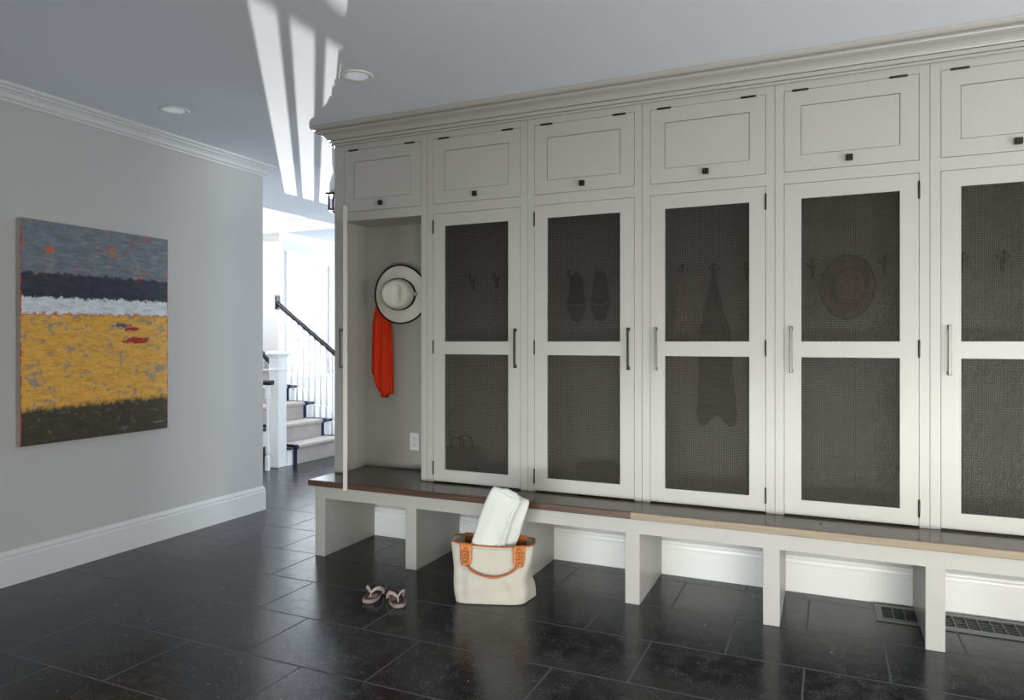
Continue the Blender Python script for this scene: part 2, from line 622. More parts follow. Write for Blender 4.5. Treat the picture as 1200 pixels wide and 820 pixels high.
# window: frame, muntins, pane, casing
wf = B()
XP0, XP1 = -6.660, -6.640
bx(wf, XP0, XP1, WY0, WY0 + .046, WZ0 - .05, WZ1, .002)
bx(wf, XP0, XP1, WY1 - .055, HO1, WZ0 - .05, WZ1, .002)
bx(wf, XP0, XP1, WY0 + .04, WY1 - .05, WZ0 - .05, WZ0 + .04, .002)
bx(wf, XP0, XP1, WY0 + .04, WY1 - .05, WZ1 - .03, WZ1, .002)
win = obj('window_1', wf, 'white')
win['kind'] = 'structure'
mt = B()
for y in (7.750, 7.999):
    bx(mt, -6.657, -6.643, y - .036, y + .036, WZ0, WZ1 - .02, .002)
for z in (1.866, 1.40):
    bx(mt, -6.656, -6.644, WY0 + .03, WY1 - .04, z - .028, z + .028, .002)
obj('window_muntin', mt, 'white', win)
obj('window_pane', box(-6.6515, -6.6485, WY0 + .03, WY1 - .04, WZ0, WZ1 - .02), 'glass', win)
cs = B()
bx(cs, -6.632, -6.605, WY0 - .10, WY0, WZ0 - .04, WZ1 + .11, .004)
bx(cs, -6.632, -6.605, WY1, WY1 + .10, WZ0 - .04, WZ1 + .11, .004)
bx(cs, -6.632, -6.605, WY0, WY1, WZ1, WZ1 + .11, .004)
bx(cs, -6.632, -6.60, WY0 - .13, WY1 + .13, WZ1 + .11, WZ1 + .135, .004)
bx(cs, -6.632, -6.585, WY0 - .12, WY1 + .12, WZ0 - .07, WZ0 - .035, .004)
obj('window_casing', cs, 'white', win)

# mouldings
CROWN = [(0, -.088), (.010, -.088), (.012, -.078), (.020, -.074), (.028, -.066), (.034, -.050), (.048, -.036), (.062, -.030),
         (.064, -.022), (.074, -.020), (.084, -.012), (.088, 0), (0, 0)]


def crown_L(bm, x, y0, y1, sx, end_wrap, z, depth=.128):
    """crown on a wall face X=x, projecting sx*d, from y0 to y1; wraps around the end at y1 with a mitre"""
    def pt(i, d, zz):
        if i == 0:
            return (x + sx * d, y0, z + zz)
        if i == 1:
            return (x + sx * d, y1 + (d if end_wrap else 0), z + zz)
        return (x - sx * depth, y1 + d, z + zz)
    return extrude_profile(bm, CROWN, pt, 3 if end_wrap else 2)


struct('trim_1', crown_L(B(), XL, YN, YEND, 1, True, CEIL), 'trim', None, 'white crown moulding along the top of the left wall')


def crown_hall(bm):
    def pt(i, d, zz):
        if i == 0:
            return (-6.63 + d, YH, CEIL + zz)
        if i == 1:
            return (-6.63 + d, HY - d, CEIL + zz)
        return (XH, HY - d, CEIL + zz)
    return extrude_profile(bm, CROWN, pt, 3)


struct('trim_2', crown_hall(B()), 'white')
struct('trim_3', box(XH, HX, HY - .02, HY, CEIL + .15, CEIL + .19, .004), 'white')
struct('trim_4', box(-6.632, -6.612, HY - .015, HY + .045, 0, CEIL - .08, .004), 'white')

BASE = [(0, 0), (.017, 0), (.017, .150), (.0155, .155), (.0125, .158), (.0125, .166), (.0150, .169), (.0140, .176), (.0085, .184), (.005, .196), (0, .196)]


def base_y(bm, x, y0, y1, sx, wrap):
    def pt(i, d, zz):
        if i == 0:
            return (x + sx * d, y0, zz)
        if i == 1:
            return (x + sx * d, y1 + (d if wrap else 0), zz)
        return (x - sx * .128, y1 + d, zz)
    return extrude_profile(bm, BASE, pt, 3 if wrap else 2)


def base_x(bm, x0, x1, y, sy):
    return extrude_profile(bm, BASE, lambda i, d, zz: ((x0, x1)[i], y + sy * d, zz), 2)


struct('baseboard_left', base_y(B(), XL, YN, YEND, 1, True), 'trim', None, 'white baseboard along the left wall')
struct('baseboard_back', base_x(B(), XE + .01, XR, YB, -1), 'white', None, 'white baseboard under the bench')
struct('baseboard_hall', base_y(B(), -6.63, HY, YH, 1, False), 'white')

# frames round the daylight lamps and the two added low fills, behind and beside the camera
def frame_x(name, x0, x1, z0, z1):
    b = B()
    y0, y1 = YN - .002, YN + .012
    for a in ((x0 - .09, x0, z0, z1), (x1, x1 + .09, z0, z1), (x0 - .09, x1 + .09, z1, z1 + .09)):
        bx(b, a[0], a[1], y0, y1, a[2], a[3], .003)
    return struct(name, b, 'white')


frame_x('door_1', 1.08, 2.92, .455, 2.08)
frame_x('fill_frame_right', 0.08, 2.52, .03, .445)['label'] = 'added frame round the right low fill lamp'  # made-up frame, only surrounds the added fill lamp
frame_x('fill_frame_left', -3.02, 0.02 - .04, .03, .45)  # likewise added, round the left low fill
b = B()
for a in ((.10, .19, .08, 1.98), (2.41, 2.50, .08, 1.98), (.10, 2.50, 1.89, 1.98), (.10, 2.50, .08, .16)):
    bx(b, XR - .014, XR + .002, a[0], a[1], a[2], a[3], .003)
struct('window_4', b, 'white')

# ------------------------------------------------------------------ painting
pa = thing('painting', 'large abstract canvas of grey, navy, white, ochre and olive bands on the left wall', 'painting', (XL + .003, 3.0, 1.433))
obj('canvas_side', box(0, .036, -.4905, .4905, -.654, .654, .002), 'side_canvas', pa)['label'] = 'raw beige canvas wrapped over the stretcher'
obj('painted_front', box(.0362, .0395, -.4905, .4905, -.654, .654, .001), 'painting', pa)
sg = B()
random.seed(5)
yy = .375
for k in range(9):
    h = .011 if k in (0, 4, 5) else .007
    tube(sg, [(.0402, yy, -.605), (.0402, yy + .003, -.605 + h), (.0402, yy + .006, -.605)], .0011, 5)
    tube(sg, [(.0402, yy + .001, -.605 + h * .5), (.0402, yy + .007, -.605 + h * .6)], .0009, 5)
    yy += .0095
obj('signature', sg, 'pale', pa)

# ------------------------------------------------------------------ bench
LEGS = [-2.987, -2.300, -1.620, -0.937, -0.250, 0.438, 1.125]
bench = thing('bench', 'long built-in mudroom bench with dark wood top on greige panel legs', 'bench', (-0.95, 3.635, 0))
BO = Vector((-0.95, 3.635, 0))


def loc_box(bm, x0, x1, y0, y1, z0, z1, bev=0.0, o=BO):
    return bx(bm, x0 - o.x, x1 - o.x, y0 - o.y, y1 - o.y, z0 - o.z, z1 - o.z, bev)


BX1 = 1.165
obj('bench_top', loc_box(B(), -3.056, BX1, 3.612, YB - .002, .4535, .4895, .002), 'walnut', bench)
obj('front_edge', loc_box(B(), -3.056, -0.940, 3.600, 3.613, .4535, .4895, .0025), 'walnut_edge', bench)['label'] = 'dark walnut front edge'
obj('front_edge', loc_box(B(), -0.940, BX1, 3.600, 3.613, .4535, .4895, .0025), 'edge_lit', bench)['label'] = 'front edge painted brighter as if lit'
obj('apron', loc_box(B(), -3.0235, BX1 - .02, 3.6355, 3.66, .371, .4535, .0015), 'locker', bench)
for i, x in enumerate(LEGS):
    lb = B()
    hw = .0385
    loc_box(lb, x - hw, x + hw, 3.635, 3.665, 0, .4533, .002)
    z0 = .012 if i >= 5 else 0.0
    loc_box(lb, x - hw + (.004 if i else 0), x + hw - .001, 3.664, YB - .018, z0, .4533, .0015)
    obj('leg', lb, 'locker', bench)

# ------------------------------------------------------------------ lockers
DW, PITCH = 0.600, 0.692
ZB, ZD0, ZD1, ZH0, ZH1, ZT = 0.4905, 0.499, 2.1835, 2.2486, 2.657, 2.715
GAP = 0.0022


def weave_mesh(w, h, pitch, rw, amp):
    """plain-weave wire cloth filling w x h in local XZ, centred on y = 0"""
    V, F = [], []
    nx, nz_ = int(w / pitch), int(h / pitch)
    ox, oz = (w - (nx - 1) * pitch) / 2, (h - (nz_ - 1) * pitch) / 2

    def strand(fixed, n, off, length, vert, phase):
        st = [(-.0, 0)] + [(off + k * pitch, (amp if (k + phase) % 2 else -amp)) for k in range(n)] + [(length, 0)]
        b0 = len(V)
        for (s_, a_) in st:
            for dx, dy in ((rw, 0), (0, rw * .8), (-rw, 0), (0, -rw * .8)):
                if vert:
                    V.append((fixed + dx, a_ + dy, s_))
                else:
                    V.append((s_, a_ + dy, fixed + dx))
        for k in range(len(st) - 1):
            for q in range(4):
                a, b = b0 + k * 4 + q, b0 + k * 4 + (q + 1) % 4
                F.append((a, b, b + 4, a + 4))

    for i in range(nx):
        strand(ox + i * pitch, nz_, oz, h, True, i)
    for j in range(nz_):
        strand(oz + j * pitch, nx, ox, w, False, j + 1)
    me = bpy.data.meshes.new('mesh_panel')
    me.from_pydata(V, [], F)
    me.polygons.foreach_set('use_smooth', [True] * len(me.polygons))
    me.materials.append(M['mesh'])
    return me


SW = 0.080
MX0, MX1 = SW - .004, DW - SW + .004
ZR0, ZR1 = 1.300, 1.380
ME_LO = weave_mesh(MX1 - MX0, ZR0 - (ZD0 + .076) + .008, .0082, .0021, .0016)
ME_UP = weave_mesh(MX1 - MX0, (ZD1 - .077) - ZR1 + .008, .0082, .0021, .0016)


def handle_bm(x, y, z0, z1):
    bm = B()
    t_ = .0055
    bx(bm, x - t_, x + t_, y - .024, y - .013, z0, z1, .0012)
    for z in (z0 + .008, z1 - .008):
        bx(bm, x - t_ * .9, x + t_ * .9, y - .016, y, z - .007, z + .007, .001)
        bx(bm, x - .009, x + .009, y - .004, y, z - .010, z + .010, .001)
    return bm


def hook_bm(c):
    """double coat hook: back plate, long upper arm with ball, small lower curl"""
    bm = B()
    x, y, z = c
    bx(bm, x - .008, x + .008, y - .005, y, z - .045, z + .022, .002)
    tube(bm, catmull([(x, y - .004, z - .01), (x, y - .03, z - .012), (x, y - .052, z + .006), (x, y - .058, z + .032)], 5), .0048, 8)
    lathe(bm, [(.001, -.011), (.008, -.008), (.011, 0), (.008, .008), (.001, .011)], 12, (x, y - .059, z + .04))
    for s in (-1, 1):
        tube(bm, catmull([(x, y - .006, z + .012), (x + s * .014, y - .018, z + .012), (x + s * .024, y - .024, z + .024)], 4), .004, 8)
        lathe(bm, [(.001, -.007), (.0055, -.005), (.0075, 0), (.0055, .005), (.001, .007)], 10, (x + s * .025, y - .025, z + .028))
    tube(bm, catmull([(x, y - .004, z - .03), (x, y - .022, z - .05), (x, y - .034, z - .042), (x, y - .035, z - .028)], 5), .004, 8)
    return bm


LOCK_LABEL = [
    'leftmost locker of the row, its mesh door standing open',
    'closed mesh locker next to the open one, dark and nearly empty inside',
    'mesh locker behind the tote bag with slippers hanging inside',
    'mesh locker with a pink shirt and a dark striped scarf inside',
    'mesh locker with a brown hat hanging inside',
    'rightmost mesh locker, cut off by the edge of the photo',
]


def build_locker(i):
    x0 = -2.970 + PITCH * i                 # left edge of the door
    o = thing('locker', LOCK_LABEL[i], 'locker', (x0, YF, ZB), 0, 'built-in mesh-door lockers on the bench')
    zz = ZB
    lst = .082 if i == 0 else .0455
    rst = .0455
    xa, xb = -lst, DW + rst
    dp = YB - YF - .003
    hinge_left = i in (0, 1, 2)
    # --- body: face frame, sides, back, shelf, top
    bm = B()
    th = .020
    bx(bm, xa + .0006, -GAP, 0, th, 0, ZT - zz)
    bx(bm, DW + GAP, xb - .0006, 0, th, 0, ZT - zz)
    bx(bm, -GAP, DW + GAP, 0, th, ZD1 + GAP - zz, ZH0 - GAP - zz, .0006)
    bx(bm, -GAP, DW + GAP, 0, th, ZH1 + GAP - zz, ZT - zz, .0006)
    bx(bm, xa + .001, xa + (.038 if i == 0 else .018), th - .001, dp, 0, ZT - zz)
    bx(bm, xb - .018, xb - .001, th - .001, dp, 0, ZT - zz)
    bx(bm, xa + .015, xb - .015, dp - .012, dp, 0, ZT - zz)
    bx(bm, xa + .015, xb - .015, th - .002, dp - .010, ZD1 + .012 - zz, ZD1 + .032 - zz)
    bx(bm, xa + .015, xb - .015, th - .002, dp - .010, ZT - .02 - zz, ZT - zz)
    obj('body', bm, 'locker', o)
    # --- door: frame, two wire panels, handle, hinges
    hx = 0.0 if hinge_left else DW
    dt = .024

    def D(x):
        return x - hx

    bm = B()
    bv = 0.0
    h0, h1 = ZD0 - zz, ZD1 - zz
    r0, r1 = ZR0 - zz, ZR1 - zz
    bx(bm, D(0), D(SW), 0, dt, h0, h1, bv)
    bx(bm, D(DW - SW), D(DW), 0, dt, h0, h1, bv)
    bx(bm, D(SW), D(DW - SW), 0, dt, h0, h0 + .076, bv * .6)
    bx(bm, D(SW), D(DW - SW), 0, dt, r0, r1, bv * .6)
    bx(bm, D(SW), D(DW - SW), 0, dt, h1 - .077, h1, bv * .6)
    d = obj('door', bm, 'locker', o)
    d.location = (hx, 0, 0)
    p = mobj('mesh_panel', ME_LO, None, d)
    p.location = (D(MX0), .012, h0 + .072)
    p['label'] = 'lower woven wire panel'
    p = mobj('mesh_panel', ME_UP, None, d)
    p.location = (D(MX0), .012, r1 - .004)
    p['label'] = 'upper woven wire panel'
    hdx = D(DW - .032) if hinge_left else D(.032)
    obj('handle', handle_bm(hdx, 0, 1.222 - zz, 1.456 - zz), 'nickel' if i >= 3 else 'bronze', d)['label'] = 'slim metal bar pull'
    sgn = -1 if hinge_left else 1
    for hz in (2.104, 1.345, .582):
        hb = B()
        lathe(hb, [(.001, -.044), (.0035, -.042), (.0042, -.038), (.0047, -.036), (.0047, .036), (.0042, .038), (.0035, .042), (.001, .044)],
              10, (sgn * .001, -.003, hz - zz))
        bx(hb, sgn * .001 - .001, sgn * .001 + .001, 0, .02, hz - .036 - zz, hz + .036 - zz)
        obj('hinge', hb, 'bronze', d, True)
    if i == 0:
        d.rotation_euler = (0, 0, radians(-53.2))
    # --- cupboard flap above
    bm = B()
    q0, q1 = ZH0 - zz, ZH1 - zz
    fb = .078
    bx(bm, 0, fb, 0, .022, q0, q1, bv)
    bx(bm, DW - fb, DW, 0, .022, q0, q1, bv)
    bx(bm, fb, DW - fb, 0, .022, q0, q0 + fb)
    bx(bm, fb, DW - fb, 0, .022, q1 - fb, q1)
    g_ = .0028
    bx(bm, fb + g_, DW - fb - g_, .0035, .016, q0 + fb + g_, q1 - fb - g_)
    bx(bm, fb, DW - fb, .0125, .018, q0 + fb, q1 - fb)
    fl = obj('cupboard_door', bm, 'locker', o)
    kb = B()
    lathe(kb, [(.009, 0), (.009, -.003), (.006, -.006), (.006, -.014)], 14, (DW / 2, 0, 2.288 - zz), 'y')
    bx(kb, DW / 2 - .0155, DW / 2 + .0155, -.026, -.013, 2.288 - .0155 - zz, 2.288 + .0155 - zz, .0025)
    bx(kb, DW / 2 - .0105, DW / 2 + .0105, -.0275, -.025, 2.288 - .0105 - zz, 2.288 + .0105 - zz, .0008)
    obj('knob', kb, 'bronze', fl)
    for hx_ in (.075, DW - .085):
        hb = B()
        lathe(hb, [(.001, -.040), (.0045, -.037), (.0055, -.033), (.0055, .033), (.0045, .037), (.001, .040)], 10, (hx_, -.0025, q1 + .001), 'x')
        obj('hinge', hb, 'bronze', fl, True)
    # --- hooks on the back board
    hks = (-.175, 0, .175)
    for hk in hks:
        obj('coat_hook', hook_bm((DW / 2 + hk, dp - .012, 1.775 - zz)), 'bronze', o, True)
    return o


for i in range(6):
    build_locker(i)

# cornice along the top of the lockers, returned along the left end
CORN = [(0, 2.698), (.013, 2.698), (.013, 2.709), (.006, 2.7095), (.006, 2.7125), (.020, 2.713), (.020, 2.732), (.013, 2.7325), (.013, 2.7355), (.028, 2.736),
        (.030, 2.742), (.036, 2.752), (.046, 2.761), (.058, 2.767), (.072, 2.770), (.072, 2.7725), (.078, 2.773), (.085, 2.777), (.087, 2.783), (.085, 2.789), (.078, 2.7925),
        (.078, 2.795), (.096, 2.7955), (.104, 2.800), (.110, 2.808), (.112, 2.821), (0, 2.821)]


def corn_pt(i, d, z):
    ex = .006
    if i == 0:
        return (1.136, YF - ex - d, z)
    if i == 1:
        return (XE - ex - d, YF - ex - d, z)
    return (XE - ex - d, YB + .12, z)


corn = obj('cornice', extrude_profile(B(), CORN, corn_pt, 3), 'locker')
tag(corn, 'stepped greige cornice running along the top of the lockers', 'cornice')
cf = B()
bx(cf, XE - .005, 1.136, YF - .0055, YF + .02, 2.708, 2.82)
bx(cf, XE - .005, XE + .02, YF + .02, YB - .005, 2.708, 2.82)
obj('frieze_board', cf, 'locker', corn)


# ------------------------------------------------------------------ hat on the hook in the open locker
def hat(name, label, loc, mats, rx, rz, crown_h, crown_r, tilt=(0, 0, 0), band=True, ornament=True, wave=.012):
    """wide-brimmed hat hanging with its crown towards the room; local -Y is the crown's direction"""
    o = thing(name, label, 'hat', loc)
    o.rotation_euler = tilt
    seg = 56

    def ring(fr, y, sx=1.0, dz=0.0, wv=0.0, ofs=0.0):
        out = []
        zk = .88 if fr < .7 else 1.0
        for k in range(seg):
            a = 2 * pi * k / seg
            out.append((fr * rx * sx * cos(a), y + wv * cos(2 * a + .5) + ofs, fr * rz * zk * sin(a) + dz))
        return out

    c = crown_r
    b = B()
    th = .004
    outer = [ring(1.0, 0, 1, 0, wave), ring(.9, -.001, 1, 0, wave * .8), ring(.75, -.006, 1, 0, wave * .5), ring(c * 1.12, -.013, 1, 0, wave * .15), ring(c, -.022), ]
    inner = [ring(c, -.020 + th), ring(c * 1.12, -.013 + th, 1, 0, wave * .15), ring(.75, -.006 + th, 1, 0, wave * .5), ring(.9, -.001 + th, 1, 0, wave * .8), ring(1.0, th, 1, 0, wave)]
    ring_loft(b, outer + inner + [outer[0]], False, False)
    bmesh.ops.remove_doubles(b, verts=b.verts[:], dist=1e-6)
    sub(obj('brim', b, mats[0], o, True), 1)
    b = B()
    rings = [ring(c * 1.01, -.016), ring(c * 1.0, -.03), ring(c * .97, -crown_h * .55), ring(c * .90, -crown_h * .82), ring(c * .80, -crown_h * .96), ring(c * .64, -crown_h)]
    # dented top
    def top(fr, y0):
        out = []
        for k in range(seg):
            a = 2 * pi * k / seg
            x, z = fr * rx * cos(a), fr * rz * .88 * sin(a)
            dent = .034 * math.exp(-((x - .012 - .35 * z * z / .1) / .022) ** 2) * (1 if z > -.03 else math.exp(-((z + .03) / .03) ** 2)) + .012 * math.exp(-((x + .055) / .02) ** 2 - ((z - .03) / .03) ** 2)
            out.append((x, y0 + dent, z))
        return out
    rings += [top(c * .5, -crown_h), top(c * .33, -crown_h + .001), top(c * .16, -crown_h + .002), top(c * .02, -crown_h + .002)]
    ring_loft(b, rings, False, True)
    sub(obj('crown', b, mats[0], o, True), 1)
    b = B()
    rr = [ring(1.012, -.005, 1, 0, wave), ring(1.016, .002, 1, 0, wave), ring(1.012, .008, 1, 0, wave), ring(.965, .007, 1, 0, wave), ring(.962, -.004, 1, 0, wave), ring(1.012, -.005, 1, 0, wave)]
    ring_loft(b, rr, False, False)
    obj('brim_binding', b, mats[1], o, True)['label'] = 'dark binding round the brim'
    if band:
        b = B()
        for (ya, yb) in ((-.021, -.032), (-.036, -.047)):
            rr = [ring(c * 1.005, ya), ring(c * 1.035, ya), ring(c * 1.03, yb), ring(c * .995, yb)]
            ring_loft(b, rr + [rr[0]], False, False)
        obj('hat_band', b, mats[1], o, True)
        if ornament:
            b = B()
            bx(b, c * rx * 1.0, c * rx * 1.10, -.052, -.016, -.014, .014, .004)
            obj('band_ornament', b, 'pale', o)
    return o


hat('sun_hat', 'cream wide-brimmed hat with black trim hanging in the open locker', (-2.688, 4.118, 1.705), ('straw', 'black'), .196, .202, .115, .60,
    (radians(3), radians(0), radians(10)))
bh = hat('felt_hat', 'brown brimmed hat hanging behind the mesh of the fifth locker', (0.098, 4.128, 1.668), ('brown_felt', 'dark_cloth'), .132, .168, .095, .64,
         (radians(4), radians(4), radians(8)), True, False, .006)
fb_ = B()
for k in range(5):
    a = radians(-28 - k * 7)
    tube(fb_, [(.045, -.085, .085), (.045 + .04 * -sin(a) * 1.1, -.092, .085 + .035 * cos(a) - k * .012), (.045 + .085 * -sin(a), -.090, .075 + .05 * cos(a) - k * .018)], [.003, .007, .001], 6)
obj('feather', fb_, 'dark_cloth', bh, True)


# ------------------------------------------------------------------ hanging clothes
def hanging(rows, depth, folds, amp, bottom, seed=0, seg=96, nrow=36):
    """closed cloth tube; rows: (z, x_left, x_right); bottom(f) lowers the hem across the width (f 0..1)"""
    rnd = random.Random(seed)
    ph = [rnd.uniform(0, 6.28) for _ in range(6)]
    zs = [r[0] for r in rows]
    b = B()
    rings = []

    def at(z):
        for (z0, l0, r0), (z1, l1, r1) in zip(rows[:-1], rows[1:]):
            if z <= z0 and z >= z1:
                f = (z0 - z) / (z0 - z1)
                f = f * f * (3 - 2 * f) * .5 + f * .5
                return l0 + (l1 - l0) * f, r0 + (r1 - r0) * f
        return rows[-1][1:]

    for k in range(nrow + 1):
        s = k / nrow
        z = zs[0] + (zs[-1] - zs[0]) * s
        l, r = at(z)
        cx, hw = (l + r) / 2, (r - l) / 2
        ring = []
        for q in range(seg):
            a = 2 * pi * q / seg
            u = cos(a)
            fx = (u + 1) / 2
            wv = amp * min(1, .25 + s * 1.3) * (sin(folds * pi * fx + ph[0] + .8 * sin(3 * s + ph[1])) + .5 * sin(2.3 * folds * pi * fx + ph[2]))
            y = -depth * min(1, .35 + s * 1.2) * sin(a) + wv * (1 if sin(a) >= 0 else -.6)
            zz = z - bottom(fx) * s ** 3
            ring.append((cx + hw * u + .004 * sin(5 * s + ph[3]), -abs(y) if False else y, zz))
        rings.append(ring)
    ring_loft(b, rings, True, True)
    return b


o = thing('orange_garment', 'bright orange red garment hanging from a hook in the open locker', 'clothing', (-2.86, 4.145, 0))
obj('cloth', hanging([(1.80, .008, .025), (1.72, -.012, .045), (1.60, -.055, .068), (1.50, -.079, .082), (1.30, -.086, .088), (1.14, -.088, .090), (1.09, -.062, .088)],
                     .022, 5, .010, lambda f: .02 + .085 * math.exp(-((f - .45) / .16) ** 2) + (.06 if f > .6 else 0) + (-.05 if f < .22 else 0), 3), 'red', o, True)
o = thing('pink_shirt', 'pale pink shirt hanging at the left behind the mesh of the fourth locker', 'clothing', (-0.767, 4.140, 0))
obj('cloth', hanging([(1.80, -.015, .015), (1.70, -.045, .04), (1.60, -.06, .05), (1.40, -.085, .085), (1.20, -.09, .09)],
                     .024, 4, .010, lambda f: .02 + .06 * f, 7), 'pink', o, True)
o = thing('striped_scarf', 'dark striped scarf hanging from the middle hook of the fourth locker', 'clothing', (-0.592, 4.135, 0))
obj('cloth', hanging([(1.785, -.012, .012), (1.70, -.02, .02), (1.60, -.042, .045), (1.42, -.075, .10), (1.20, -.085, .105), (1.0, -.10, .122), (.95, -.098, .118)],
                     .022, 6, .008, lambda f: .05 * math.sin(f * 9) * .6 + .02, 11), 'stripe', o, True)


# ------------------------------------------------------------------ slippers hanging in the third locker
def slipper(loc, rz, label):
    o = thing('slipper', label, 'slipper', loc, rz, 'slippers hanging in the third locker')
    seg = 40

    def outl(k, s=1.0):
        a = 2 * pi * k / seg
        z = -.155 * cos(a)
        w = .058 * (1 - .16 * math.exp(-((z - .03) / .05) ** 2)) * (1.06 if z < 0 else .95)
        return (w * s * sin(a), z * s)
    b = B()
    rings = []
    for y, s in ((0, .96), (-.004, 1.0), (-.018, 1.0), (-.021, .97)):
        rings.append([(outl(k, s)[0], y, outl(k, s)[1]) for k in range(seg)])
    ring_loft(b, rings)
    obj('sole', b, 'dark_cloth', o, True)
    b = B()
    rings = []
    for j in range(13):
        f = j / 12
        z = -.150 + .115 * f
        w = .058 * 1.06 * math.sqrt(max(.03, 1 - (z / .158) ** 2)) * .98 + .002
        hgt = .012 + .05 * math.sin(min(1, f * 1.05) * pi / 2)
        rings.append([(w * cos(pi * q / 14), -.018 - hgt * sin(pi * q / 14), z - .03 * (1 - f) * 0 - f * .02 * sin(pi * q / 14)) for q in range(15)])
    ring_loft(b, rings, closed=False)
    v = obj('vamp', b, 'dark_cloth', o, True)
    sm = v.modifiers.new('thickness', 'SOLIDIFY'); sm.thickness = .004
    b = B()
    tube(b, rings[-1], .0042, 8)
    obj('vamp_trim', b, 'pale', v, True)['label'] = 'pale trim round the opening'
    return o


slipper((-1.425, 4.165, 1.655), radians(10), 'left one of two dark slippers hanging behind the mesh of the third locker')
slipper((-1.272, 4.165, 1.660), radians(6), 'right one of two dark slippers hanging behind the mesh of the third locker')


# baskets standing on the bench inside lockers 2 and 3
def basket(loc, w, d, h, label, with_handle):
    o = thing('basket', label, 'basket', loc)
    b = B()
    rings = []
    for s, z in ((.92, 0), (.96, h * .3), (1.0, h * .97), (1.02, h), (.97, h), (.94, h * .3), (.9, .012)):
        pts = []
        for k in range(32):
            a = 2 * pi * k / 32
            e = .5
            cx_ = math.copysign(abs(cos(a)) ** e, cos(a)); cy_ = math.copysign(abs(sin(a)) ** e, sin(a))
            pts.append((w / 2 * s * cx_, d / 2 * s * cy_, z))
        rings.append(pts)
    ring_loft(b, rings, True, True)
    obj('body', b, 'dark_cloth', o, True)
    if with_handle:
        for s in (-1, 1):
            b = B()
            tube(b, catmull([(-w * .2, s * d * .42, h * .9), (-w * .18, s * d * .3, h * 1.3), (w * .18, s * d * .3, h * 1.3), (w * .2, s * d * .42, h * .9)], 6), .006, 8)
            obj('handle', b, 'dark_cloth', o, True)
    return o


basket((-2.175, 4.05, ZB), .22, .18, .20, 'dark bag standing at the bottom of the second locker', True)
basket((-1.255, 4.06, ZB), .25, .17, .15, 'dark low basket standing at the bottom of the third locker', False)

# outlet and stop in the open locker
o = thing('wall_outlet', 'white outlet plate low on the back of the open locker', 'outlet', (-2.617, YB - .0152, .685))
obj('cover_plate', box(-.037, .037, -.006, 0, -.060, .060, .002), 'plastic', o)
b = B()
for z in (-.022, .022):
    bx(b, -.017, .017, -.0085, -.005, z - .017, z + .017, .003)
rc = obj('receptacle', b, 'plastic', o)
for z in (-.022, .022):
    b = B()
    for x in (-.007, .007):
        bx(b, x - .0012, x + .0012, -.0088, -.008, z - .003, z + .008)
    bx(b, -.007, .007, -.0088, -.008, z - .0042, z - .003)
    obj('slot', b, 'slot', rc)
b = B()
lathe(b, [(.001, 0), (.010, 0), (.011, .004), (.008, .010), (.011, .016), (.009, .023), (.001, .026)], 14)
o = obj('door_stop', b, 'bronze', None, True)
o.location = (-2.40, 3.925, ZB - .0005)
tag(o, 'small dark bumper on the bench top beside the open locker', 'door stop')
b = B()
lathe(b, [(.0065, 0), (.0065, .002), (.001, .003)], 12)
o = obj('bench_screw', b, 'bronze', None, True)
o.location = (-0.03, 3.755, .4893)
tag(o, 'tiny dark screw plug on the bench top below the hat locker', 'screw')


# ------------------------------------------------------------------ tote bag with towel
TROT = radians(19)
TOTE = (-1.640, 3.414, 0)
tote = thing('tote_bag', 'cream canvas tote with tan leather handles on the floor before the bench', 'bag', TOTE, TROT)


def rrect(w, d, z, e=.42, n=96):
    pts = []
    for k in range(n):
        a = 2 * pi * k / n
        cx_ = math.copysign(abs(cos(a)) ** e, cos(a)); cy_ = math.copysign(abs(sin(a)) ** e, sin(a))
        pts.append((w / 2 * cx_, d / 2 * cy_, z))
    return pts


def rim_z(x, y):
    """the rim sags at the middle of the front, the back stands a little higher, the right end lower"""
    return (-.016 if y < 0 else -.004) * (1 - min(1, abs(x) / .24) ** 2) - .03 * x


def tote_pt(s, x, y, z):
    """slouch of the canvas: corner bulging at the lower right, creases that sag between the handles"""
    lo = (1 - s)
    if x > 0:
        x += (.009 + .031 * math.tanh(y / .06)) * lo ** 2 * min(1, x / .1)
        x -= .020 * math.exp(-((s - .42) / .14) ** 2)
    else:
        x -= .004 * math.exp(-((s - .3) / .2) ** 2)
    sy = -1 if y < 0 else 1
    k = sin(pi * min(1, s * 1.05)) ** .7 if 0 < s < .95 else 0
    w = .0036 * sin(38 * z + 9 * x + 2.2 * sin(11 * x)) + .0030 * sin(71 * z - 16 * x + 1.0) + .0024 * sin(46 * x + 30 * z * x)
    w += .008 * math.exp(-((x - .135 + .10 * s) / .014) ** 2) * lo - .008 * math.exp(-((x - .10 + .10 * s) / .016) ** 2) * lo
    w += .007 * math.exp(-((x + .12) / .014) ** 2) * lo - .005 * math.exp(-((x + .155) / .016) ** 2) * lo
    y += sy * w * k
    zz = z + s ** 4 * rim_z(x, y)
    return (x, y, max(zz, .002))


def tote_shape(s, inset=0.0):
    z = .003 + .312 * s
    w = .392 + .015 * sin(pi * min(1, s * 2.2)) * (1 - s) + .058 * s ** 1.6
    d = .205 - .035 * s + .02 * sin(pi * s)
    return w - 2 * inset, d - 2 * inset, z


